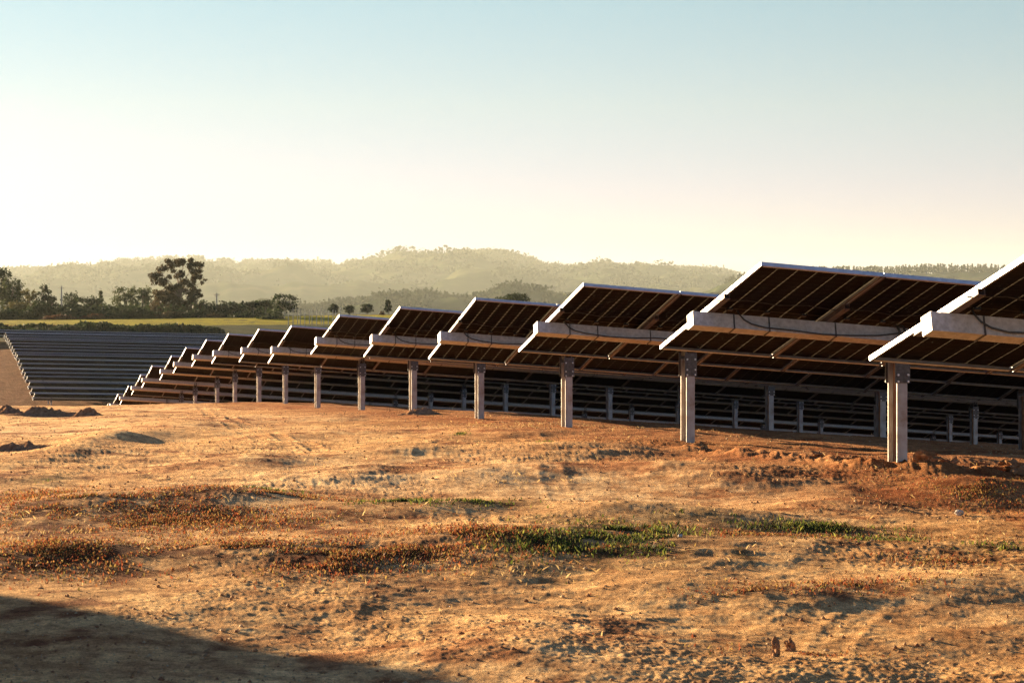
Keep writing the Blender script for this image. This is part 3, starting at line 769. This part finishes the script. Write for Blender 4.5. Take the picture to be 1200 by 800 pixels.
GT = 'trees along the far edge of the fields'
T = [
 ('tree', 2, 308, 34, 450, 'leaf_dark', 'tall dark tree cut off by the left edge of the photo', 'round'),
 ('tree', 14, 322, 34, 445, 'leaf_olive', 'olive green tree just right of the one cut by the left edge', 'round'),
 ('tree', 34, 335, 30, 455, 'leaf_yellow', 'pale yellowish tree in the left clump, between taller dark crowns', 'round'),
 ('tree', 22, 325, 9, 462, 'leaf_olive', 'thin pointed tree top sticking out of the left clump', 'tall'),
 ('tree', 50, 327, 20, 450, 'leaf_dark', 'dark open topped tree at the right end of the left clump', 'round'),
 ('tree', 61, 343, 16, 448, 'leaf_olive', 'small sparse tree between the left clump and the wooden pole', 'round'),
 ('tree', 83, 340, 26, 455, 'leaf_dark', 'round dark tree just right of the left wooden pole', 'round'),
 ('tree', 105, 345, 40, 450, 'leaf_dark', 'broad low dark tree left of the gap in the tree line', 'low'),
 ('tree', 118, 339, 10, 470, 'leaf_olive', 'thin pale tree rising behind the broad low dark tree', 'tall'),
 ('tree', 122, 357, 16, 440, 'leaf_yellow', 'small yellowish tree in front of the gap in the tree line', 'low'),
 ('tree', 147, 331, 34, 480, 'leaf_olive', 'hazy grey green tree, left half of the pair left of the tall eucalyptus', 'round'),
 ('tree', 167, 333, 32, 478, 'leaf_olive', 'hazy grey green tree, right half of the pair left of the tall eucalyptus', 'round'),
 ('tree', 186, 336, 24, 446, 'leaf_gum', 'brownish tree leaning against the left side of the tall eucalyptus', 'round'),
 ('eucalyptus_tree', 209, 302, 61, 438, 'leaf_gum', 'tall open eucalyptus with clumped crown, the highest tree in the line', 'gum'),
 ('tree', 240, 350, 26, 440, 'leaf_dark', 'low dark tree at the right foot of the tall eucalyptus', 'low'),
 ('tree', 261, 356, 14, 440, 'leaf_dark', 'little dark tree just right of the thin right hand pole', 'low'),
 ('tree', 276, 355, 22, 430, 'leaf_dark', 'dark low tree between the thin pole and the open topped tree', 'low'),
 ('tree', 297, 353, 24, 425, 'leaf_dark', 'open topped tree left of the big domed one', 'pine'),
 ('tree', 311, 352, 18, 420, 'leaf_dark', 'slanting tree touching the big domed one on its left', 'pine'),
 ('tree', 333, 342, 42, 405, 'leaf_dark', 'big dark domed tree with pale trunk above the green field', 'round'),
 ('tree', 391, 355, 13, 468, 'leaf_dark', 'small tree on the field edge, leftmost of the four above the panels', 'round'),
 ('tree', 409, 357, 14, 468, 'leaf_dark', 'small bushy tree, second of the four above the panels', 'round'),
 ('tree', 430, 355, 19, 466, 'leaf_dark', 'widest of the four small trees above the panels', 'round'),
 ('tree', 455, 351, 12, 462, 'leaf_dark', 'narrow upright tree, rightmost of the four above the panels', 'tall'),
 ('umbrella_pine', 601, 343, 42, 430, 'leaf_dark', 'flat topped pine just showing above the solar row in the middle', 'pine'),
]
for i, (nm, px, yt, w, dist, mt, lab, kd) in enumerate(T):
    tree(nm, px, yt, w, dist, M[mt], lab, 'tree', kd, i, GT, M['pale_bark'] if i == 19 else None, 1.0 if kd != 'gum' else 1.25)
B = [(46, 354, 40, 428, 'leaf_dark', 'large rounded dark bush below the left clump of trees'), (8, 360, 30, 428, 'leaf_dark', 'dark bush at the left edge under the tallest left tree'),
     (20, 352, 26, 436, 'leaf_yellow', 'pale bush between the two dark bushes at far left'), (84, 364, 30, 425, 'leaf_dark', 'low dark bush under the round dark tree'),
     (112, 367, 34, 420, 'leaf_red', 'low reddish bush under the broad dark tree'), (70, 368, 36, 418, 'leaf_red', 'long reddish brown bush at the edge of the yellow field'),
     (158, 359, 42, 425, 'leaf_dark', 'big rounded dark bush left of the tall eucalyptus'), (135, 366, 26, 420, 'leaf_dark', 'dark bush left of the big rounded one beside the eucalyptus'),
     (182, 355, 14, 432, 'leaf_gum', 'upright brownish bush touching the eucalyptus on the left'), (232, 362, 30, 424, 'leaf_dark', 'dark bush under the right side of the eucalyptus'),
     (252, 367, 22, 420, 'leaf_gum', 'brownish bush below the thin right hand pole'), (284, 366, 26, 415, 'leaf_dark', 'low dark bush below the open topped tree'),
     (318, 370, 26, 402, 'leaf_dark', 'low dark bush at the foot of the big domed tree'), (448, 367, 6, 440, 'leaf_red', 'tiny rusty red bush left of the narrow upright tree'),
     (200, 364, 30, 424, 'leaf_gum', 'mottled brown bush at the foot of the eucalyptus'), (265, 364, 20, 424, 'leaf_dark', 'small dark bush right of the brownish bush near the pole')]
for i, (px, yt, w, dist, mt, lab) in enumerate(B):
    tree('bush', px, yt, w, dist, M[mt], lab, 'bush', 'bush', 60 + i, 'bushes under the far trees')

# rough hedge and scrub between the yellow strip and the topmost solar rows
def scrub(name, x0, x1, d0, d1, hm, n, mat, label, cat, seed, size=.35):
    rng = np.random.default_rng(seed)
    D = rng.uniform(d0, d1, n); PX = rng.uniform(x0, x1, n); X = (PX - 600) / F * D; Y = D
    dens = vnoise(X * .12, Y * .2, seed) + .5 * vnoise(X * .5, Y * .5, seed + 1)
    k = dens > -.22; X, Y, dens = X[k], Y[k], dens[k]; n = len(X)
    zg = base_h(X, Y) + EYE
    hh = hm * (.35 + 1.1 * np.clip(dens + .3, 0, 1)); Z = zg + rng.random(n) * hh
    c = np.stack([X, Y, Z], 1)
    u = rng.normal(size=(n, 3)); u /= np.linalg.norm(u, axis=1)[:, None]
    w = np.cross(u, rng.normal(size=(n, 3))); w /= np.linalg.norm(w, axis=1)[:, None]
    s = size * rng.uniform(.5, 1.3, (n, 1))
    V = np.stack([c - u * s, c - w * s * .6, c + u * s, c + w * s * .6], 1).reshape(-1, 3)
    o = link(name, fast_mesh(name, V, np.arange(4 * n).reshape(n, 4), mat)); tag(o, label, cat, kind='stuff')
scrub('hedge_scrub', -60, 262, 331, 345, 1.7, 26000, M['leaf_dark'], 'dark scrub in a band just behind the topmost far solar row', 'scrub', 71)
scrub('brown_scrub', -60, 215, 350, 366, .5, 12000, M['leaf_red'], 'brownish scrub along the near edge of the yellow field', 'scrub', 72, .22)
scrub('undergrowth', -60, 330, 425, 470, 2.6, 22000, M['leaf_dark'], 'dark undergrowth filling in beneath the far trees', 'undergrowth', 73)

# vineyard posts on the field to the right of the domed tree
for i in range(14):
    px = 338 + i * 4.6 + (i % 3) * .8; dist = 372 + (i * 37 % 11)
    X, Y = at(px, dist); zb = gz(X, Y)
    m = MB(); hp = 2.6 + (i * 13 % 5) * .12; m.tube([(0, 0, -.2), (0, 0, hp)], [.075, .06], 6)
    m.add(*(lambda v, f: (v, f))([(-.07, -.07, hp), (.07, -.07, hp), (.07, .07, hp), (-.07, .07, hp), (0, 0, hp + .08)], [(0, 1, 4), (1, 2, 4), (2, 3, 4), (3, 0, 4), (3, 2, 1, 0)]))
    o = m.build('vineyard_post', M['wood']); o.location = (X, Y, zb)
    tag(o, 'pale wooden post in the vineyard right of the big domed tree', 'post', 'vineyard posts above the panels')

def pole(px, ytop, dist, label, wires=True):
    X, Y = at(px, dist); zb = gz(X, Y); H = EYE + (HY - ytop) * dist / F - zb
    root = empty('utility_pole', (X, Y, zb)); tag(root, label, 'pole', 'wooden poles in the tree line')
    m = MB(); m.tube([(0, 0, -.3), (0, 0, H)], [.17, .11], 8); m.build('shaft', M['wood'], root)
    c = MB(); c.box((0, -.12, H - .5), (1.3, .1, .1)); c.build('crossarm', M['wood'], root)
    for sx in (-.55, 0, .55):
        k = MB(); k.tube([(sx, -.12, H - .45), (sx, -.12, H - .25)], [.04, .06], 6); k.build('insulator', M['stone'], root)
pole(72, 335, 452, 'thin pole standing in the gap between the left trees')
pole(254, 343, 448, 'thin pole right of the tall eucalyptus')

# ------------------------------------------------------------------ hills
M['hill'] = simple('wooded_hillside', [(.32, (.016, .026, .010)), (.5, (.034, .044, .018)), (.70, (.085, .080, .038))], .006, .95, 0, 0, 1, .0)
def ridge(name, prof, D, depth_f, depth_b, base, seed, x0=-1700, x1=2900, n=1400, bump=1.0):
    px = np.linspace(x0, x1, n)
    top = np.interp(px, *zip(*prof))
    v = np.concatenate([np.linspace(0, 1, 34), 1 + np.linspace(.12, 1, 10)])
    PX, VV = np.meshgrid(px, v, indexing='ij'); TP = np.repeat(top[:, None], len(v), 1)
    dist = np.where(VV <= 1, D - depth_f * (1 - VV), D + depth_b * (VV - 1))
    X = (PX - 600) / F * dist; Y = dist
    hc = (HY - TP) * D / F
    shp = np.where(VV <= 1, smooth01(VV) * .55 + .45 * VV, np.clip(1 - .9 * (VV - 1) ** 1.5, 0, 1))
    Z = base + (hc - base) * shp
    rough = fbm(X * 22 / D, Y * 17 / D, seed, 5, .55)
    Z = Z + 1.3 * rough * D * .009 * np.sin(np.clip(VV, 0, 1) * math.pi) + bump * fbm(X * 200 / D, Y * 200 / D, seed + 7, 3) * D * .0006
    V = np.stack([X, Y, Z + EYE], 2).reshape(-1, 3)
    nv = len(v); i, j = np.meshgrid(np.arange(n - 1), np.arange(nv - 1), indexing='ij'); a = (i * nv + j).ravel()
    Fq = np.stack([a, a + nv, a + nv + 1, a + 1], 1)
    me = fast_mesh(name, V, Fq, M['hill'], smooth=True)
    o = link(name, me); tag(o, kind='structure')
    return px, top
def skyline_trees(prof, D, n, hmin, hmax, x0, x1, seed, name, label, mat, pointed=False, clump=1.2, cards=26, off=30):
    rng = np.random.default_rng(seed); VV = []
    px = rng.uniform(x0, x1, n); dn = vnoise(px * .05, px * 0 + seed, seed) + .4 * vnoise(px * .17, px * 0, seed + 2)
    px = px[dn > -.18 * clump]
    for p in px:
        d = D + rng.uniform(-off, off * .3); X = (p - 600) / F * d
        z0 = EYE + (HY - np.interp(p, *zip(*prof))) * D / F - 1.5
        h = rng.uniform(hmin, hmax); w = h * (rng.uniform(.14, .22) if pointed else rng.uniform(.45, .8))
        t = rng.random(cards); a = rng.uniform(0, 6.28, cards)
        rr = w * (np.sqrt(np.clip(1 - (2 * t - 1) ** 2, .05, 1)) if not pointed else (1.15 - t)) * np.sqrt(rng.random(cards)) * .6
        c = np.stack([X + rr * np.cos(a), d + rr * np.sin(a), z0 + h * (.15 + .85 * t)], 1)
        u = rng.normal(size=(cards, 3)); u /= np.linalg.norm(u, axis=1)[:, None]
        ww = np.cross(u, rng.normal(size=(cards, 3))); ww /= np.linalg.norm(ww, axis=1)[:, None]
        s = h * .13 * rng.uniform(.6, 1.2, (cards, 1))
        VV.append(np.stack([c - u * s, c - ww * s * .7, c + u * s, c + ww * s * .7], 1).reshape(-1, 3))
    V = np.concatenate(VV); o = link(name, fast_mesh(name, V, np.arange(len(V)).reshape(-1, 4), mat)); tag(o, label, 'woodland', kind='stuff')
MAIN = [(-1700, 335), (-1000, 322), (-600, 330), (-100, 322), (0, 319), (30, 318), (60, 317), (95, 316), (130, 312), (160, 310), (200, 308), (230, 308), (270, 311), (340, 312), (400, 313), (425, 311), (445, 306), (465, 303.5), (512, 303.5), (524, 299.5), (536, 296.5), (560, 296),
        (590, 296.5), (605, 301), (622, 306), (632, 312), (650, 314), (700, 313), (760, 314), (820, 317), (850, 319), (875, 325), (920, 335), (1100, 345), (1700, 345)]
ridge('hill', MAIN, 9000, 4200, 2000, -44, 5)
MID = [(-400, 366), (200, 366), (360, 364), (385, 360), (430, 354), (455, 350), (485, 348.5), (520, 352), (545, 352), (570, 348), (600, 344), (625, 344), (650, 348), (690, 352), (760, 350), (1000, 345), (1700, 345)]
ridge('hill', MID, 3600, 1300, 700, -38, 15, bump=2.2)
RIGHT = [(-400, 375), (780, 372), (840, 340), (880, 327), (960, 323), (1040, 322.5), (1090, 320), (1150, 320.5), (1200, 322), (1300, 325), (1700, 335)]
ridge('hill', RIGHT, 4400, 1300, 800, -40, 25, bump=1.4)
skyline_trees(MAIN, 9000, 200, 14, 36, 120, 240, 31, 'distant_forest', 'pale hazy trees on the skyline behind the tall eucalyptus', M['mass'])
skyline_trees(MAIN, 9000, 520, 12, 34, 255, 440, 32, 'distant_forest', 'pale hazy row of trees on the skyline left of the flat topped hill', M['mass'])
skyline_trees(MAIN, 9000, 620, 9, 21, 520, 870, 33, 'distant_forest', 'low hazy trees along the skyline right of the flat topped hill', M['mass'])
skyline_trees(MAIN, 9000, 260, 9, 19, -60, 130, 34, 'distant_forest', 'faint low trees on the skyline at far left', M['mass'])
skyline_trees(MID, 3600, 800, 5, 12, 360, 720, 35, 'distant_forest', 'hazy woods on the nearer hill above the middle panels', M['mass'])
skyline_trees(RIGHT, 4400, 900, 10, 21, 850, 1260, 36, 'pine_wood', 'dense wood of pointed pines on the ridge behind the right hand panels', M['mass'], True, 4, 30, 40)
def hillside_wood(D, prof, depth_f, base, n, x0, x1, hmin, hmax, seed, label, mat):
    rng = np.random.default_rng(seed); px = rng.uniform(x0, x1, n); v = 1 - rng.random(n) ** 1.5 * .7
    m = fbm(px * .03, v * 9, seed, 3) > -.12; px, v = px[m], v[m]; n = len(px)
    top = np.interp(px, *zip(*prof)); dist = D - depth_f * (1 - v); hc = (HY - top) * D / F
    X = (px - 600) / F * dist; Z = base + (hc - base) * (smooth01(v) * .55 + .45 * v)
    Z = Z + 1.3 * fbm(X * 22 / D, dist * 17 / D, seed - 40, 5, .55) * D * .009 * np.sin(v * math.pi) + EYE
    cards = 9; h = rng.uniform(hmin, hmax, n)
    c = np.stack([X, dist, Z], 1)[:, None] + rng.normal(size=(n, cards, 3)) * h[:, None, None] * np.array([.45, .45, .22]) + np.array([0, 0, .35]) * h[:, None, None]
    c = c.reshape(-1, 3); N_ = len(c)
    u = rng.normal(size=(N_, 3)); u /= np.linalg.norm(u, axis=1)[:, None]
    w = np.cross(u, rng.normal(size=(N_, 3))); w /= np.linalg.norm(w, axis=1)[:, None]
    s = np.repeat(h, cards)[:, None] * .28 * rng.uniform(.6, 1.2, (N_, 1))
    V = np.stack([c - u * s, c - w * s * .7, c + u * s, c + w * s * .7], 1).reshape(-1, 3)
    o = link('hillside_wood', fast_mesh('hillside_wood', V, np.arange(len(V)).reshape(-1, 4), mat)); tag(o, label, 'woodland', kind='stuff')
hillside_wood(9000, MAIN, 4200, -44, 11000, -200, 1100, 12, 26, 45, 'woods covering the slopes of the hazy long hill', M['mass'])
hillside_wood(3600, MID, 1300, -38, 3600, 350, 720, 6, 13, 55, 'woods covering the slopes of the nearer low hill', M['mass'])
# tower and slim mast on the skyline
def tower(px, ytop, ybot, w, label):
    D = 8980; X = (px - 600) / F * D; z0 = EYE + (HY - ybot) * D / F - 4; z1 = EYE + (HY - ytop) * D / F
    root = empty('tower', (X, D, z0)); tag(root, label, 'tower')
    m = MB(); m.tube([(0, 0, 0), (0, 0, (z1 - z0) * .86)], [w * .55, w * .45], 12); m.build('shaft', M['stone'], root)
    m = MB(); m.tube([(0, 0, (z1 - z0) * .862), (0, 0, z1 - z0)], [w * .6, w * .6], 12); m.build('head', M['stone'], root)
tower(372.5, 300.5, 312, 7.4, 'slender pale tower on the skyline above the domed tree')
tower(369.3, 305, 312, 6.6, 'shorter stump of a tower left of the slender one on the skyline')
# pale houses low on the hill
def house(px, py, w, d, h, label, rz):
    D = 1900 + (px * 7 % 60)
    X = (px - 600) / F * D; z = EYE + (HY - py) * D / F
    root = empty('house', (X, D, z), rz); tag(root, label, 'house', 'pale houses in the haze on the hill')
    m = MB(); m.box((0, 0, h / 2 - 3), (w, d, h + 6)); m.build('wall', M['wall'], root)
    m = MB(); o_ = .5; rh = h * .35
    m.add([(-w / 2 - o_, -d / 2 - o_, h + .01), (w / 2 + o_, -d / 2 - o_, h + .01), (w / 2 + o_, d / 2 + o_, h + .01), (-w / 2 - o_, d / 2 + o_, h + .01), (-w / 2 - o_, 0, h + rh), (w / 2 + o_, 0, h + rh)],
          [(0, 1, 5, 4), (2, 3, 4, 5), (0, 4, 3), (1, 2, 5), (3, 2, 1, 0)])
    m.build('roof', M['roof'], root)
    for i in range(3):
        k = MB(); k.box((-w * .3 + i * w * .3, -d / 2 - .03, h * .55), (1.2, .05, 1.3)); k.build('window', M['glass'], root)

# ------------------------------------------------------------------ unseen box added off to the left to cast the lower left corner's shadow
AX, AY = to_ground(0, 695); BX, BY = to_ground(545, 800)
sv = Vector((BX - AX, BY - AY, 0)).normalized()          # the way the sunlight travels over the ground
SUN_EL = R(8.5)
tdist = 14.0
corner = Vector((AX, AY, 0)) - sv * tdist
perp = Vector((-sv.y, sv.x, 0));  perp = perp if perp.x < 0 else -perp
W_, D_, H_ = 7.5, 2.4, 2.9
cen = corner + perp * (W_ / 2) - sv * (D_ / 2)
caster = empty('shadow_caster', (cen.x, cen.y, gz(cen.x, cen.y) - .02), math.atan2(perp.y, perp.x))
tag(caster, 'unseen grey box added left of the view to shade the lower left corner', 'site cabin')
m = MB(); m.box((0, 0, H_ / 2), (W_, D_, H_)); 
for i in range(24): 
    for sy in (-1, 1): m.box((-W_ / 2 + .2 + i * .31, sy * (D_ / 2 + .015), H_ / 2), (.14, .028, H_ - .3))
m.build('wall', M['caster_box'], caster)
m = MB(); m.box((0, 0, H_ + .031), (W_ + .16, D_ + .16, .06)); m.build('roof', M['caster_box'], caster)
m = MB(); m.box((-2.2, -D_ / 2 - .05, 1.02), (.9, .05, 2.0)); m.build('door', M['wall'], caster)
for x in (0, 2.1):
    m = MB(); m.box((x, -D_ / 2 - .05, 1.5), (1.1, .05, 1.0)); m.build('window', M['glass'], caster)

# ------------------------------------------------------------------ air, sky, sun, camera
hz = MB(); hz.box((0, 100, 0), (26000, 26000, 1)); me = hz.mesh('haze', [])
zlo, zhi = -48.0, 242.0
for v in me.vertices: v.co.z = zhi if v.co.z > 0 else zlo
m = bpy.data.materials.new('haze'); m.use_nodes = True; nt = m.node_tree; nt.nodes.clear()
out = nt.nodes.new('ShaderNodeOutputMaterial'); pv = nt.nodes.new('ShaderNodeVolumePrincipled')
pv.inputs['Color'].default_value = (.92, .99, .88, 1); pv.inputs['Density'].default_value = 3.3e-5; pv.inputs['Anisotropy'].default_value = .2
nt.links.new(pv.outputs[0], out.inputs['Volume']); me.materials.append(m)
o = link('haze', me); tag(o, kind='stuff')

w = bpy.data.worlds.new('World'); sc.world = w; w.use_nodes = True
nt = w.node_tree; bg = nt.nodes['Background']
sky = nt.nodes.new('ShaderNodeTexSky'); sky.sky_type = 'NISHITA'; sky.sun_disc = False
az = math.atan2(-sv.x, -sv.y)                            # compass bearing of the sun, from +Y towards +X
sky.sun_elevation = SUN_EL; sky.sun_rotation = az
sky.air_density = .7; sky.dust_density = .1; sky.ozone_density = 1.0; sky.altitude = 50
# sky model graded by elevation: dimmed low down, blue raised overhead to fill shade
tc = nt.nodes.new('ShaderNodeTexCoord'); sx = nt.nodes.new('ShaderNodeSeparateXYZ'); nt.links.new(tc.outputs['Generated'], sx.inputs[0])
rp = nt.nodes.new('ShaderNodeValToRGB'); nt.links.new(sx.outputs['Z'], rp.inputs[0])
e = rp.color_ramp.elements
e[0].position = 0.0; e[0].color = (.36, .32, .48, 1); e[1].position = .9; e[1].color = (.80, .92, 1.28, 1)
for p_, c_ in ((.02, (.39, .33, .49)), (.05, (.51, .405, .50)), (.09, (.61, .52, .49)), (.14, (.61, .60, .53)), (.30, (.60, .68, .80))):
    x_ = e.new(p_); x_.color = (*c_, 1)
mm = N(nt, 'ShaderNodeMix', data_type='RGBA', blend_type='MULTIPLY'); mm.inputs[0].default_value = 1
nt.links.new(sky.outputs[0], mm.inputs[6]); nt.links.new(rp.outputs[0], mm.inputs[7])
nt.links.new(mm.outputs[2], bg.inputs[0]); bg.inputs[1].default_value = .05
L = bpy.data.lights.new('sun', 'SUN'); L.energy = 5; L.angle = R(.6); L.color = (1.0, .76, .47)
lo = bpy.data.objects.new('sun', L); COL.objects.link(lo)
d = Vector((sv.x * math.cos(SUN_EL), sv.y * math.cos(SUN_EL), -math.sin(SUN_EL)))
lo.rotation_euler = d.to_track_quat('-Z', 'Y').to_euler(); lo.location = (-30, 40, 30)

cam = bpy.data.cameras.new('camera'); co = bpy.data.objects.new('camera', cam); COL.objects.link(co)
cam.sensor_width = 36; cam.lens = 36 * F / 1200; cam.shift_y = -(400 - HY) / 1200
co.location = (0, 0, EYE); co.rotation_euler = (R(90), 0, 0)
cam.clip_start = .1; cam.clip_end = 40000
cam.dof.use_dof = True; cam.dof.focus_distance = 24; cam.dof.aperture_fstop = 11
sc.camera = co
sc.view_settings.view_transform = 'Standard'; sc.view_settings.look = 'None'
sc.view_settings.exposure = 2.35; sc.view_settings.gamma = 1
sc.cycles.volume_bounces = 1; sc.cycles.max_bounces = 8; sc.cycles.use_denoising = True; sc.cycles.denoiser = 'OPENIMAGEDENOISE'; sc.cycles.denoising_input_passes = 'RGB_ALBEDO_NORMAL'; sc.cycles.denoising_prefilter = 'NONE'
sc.cycles.sample_clamp_indirect = 6
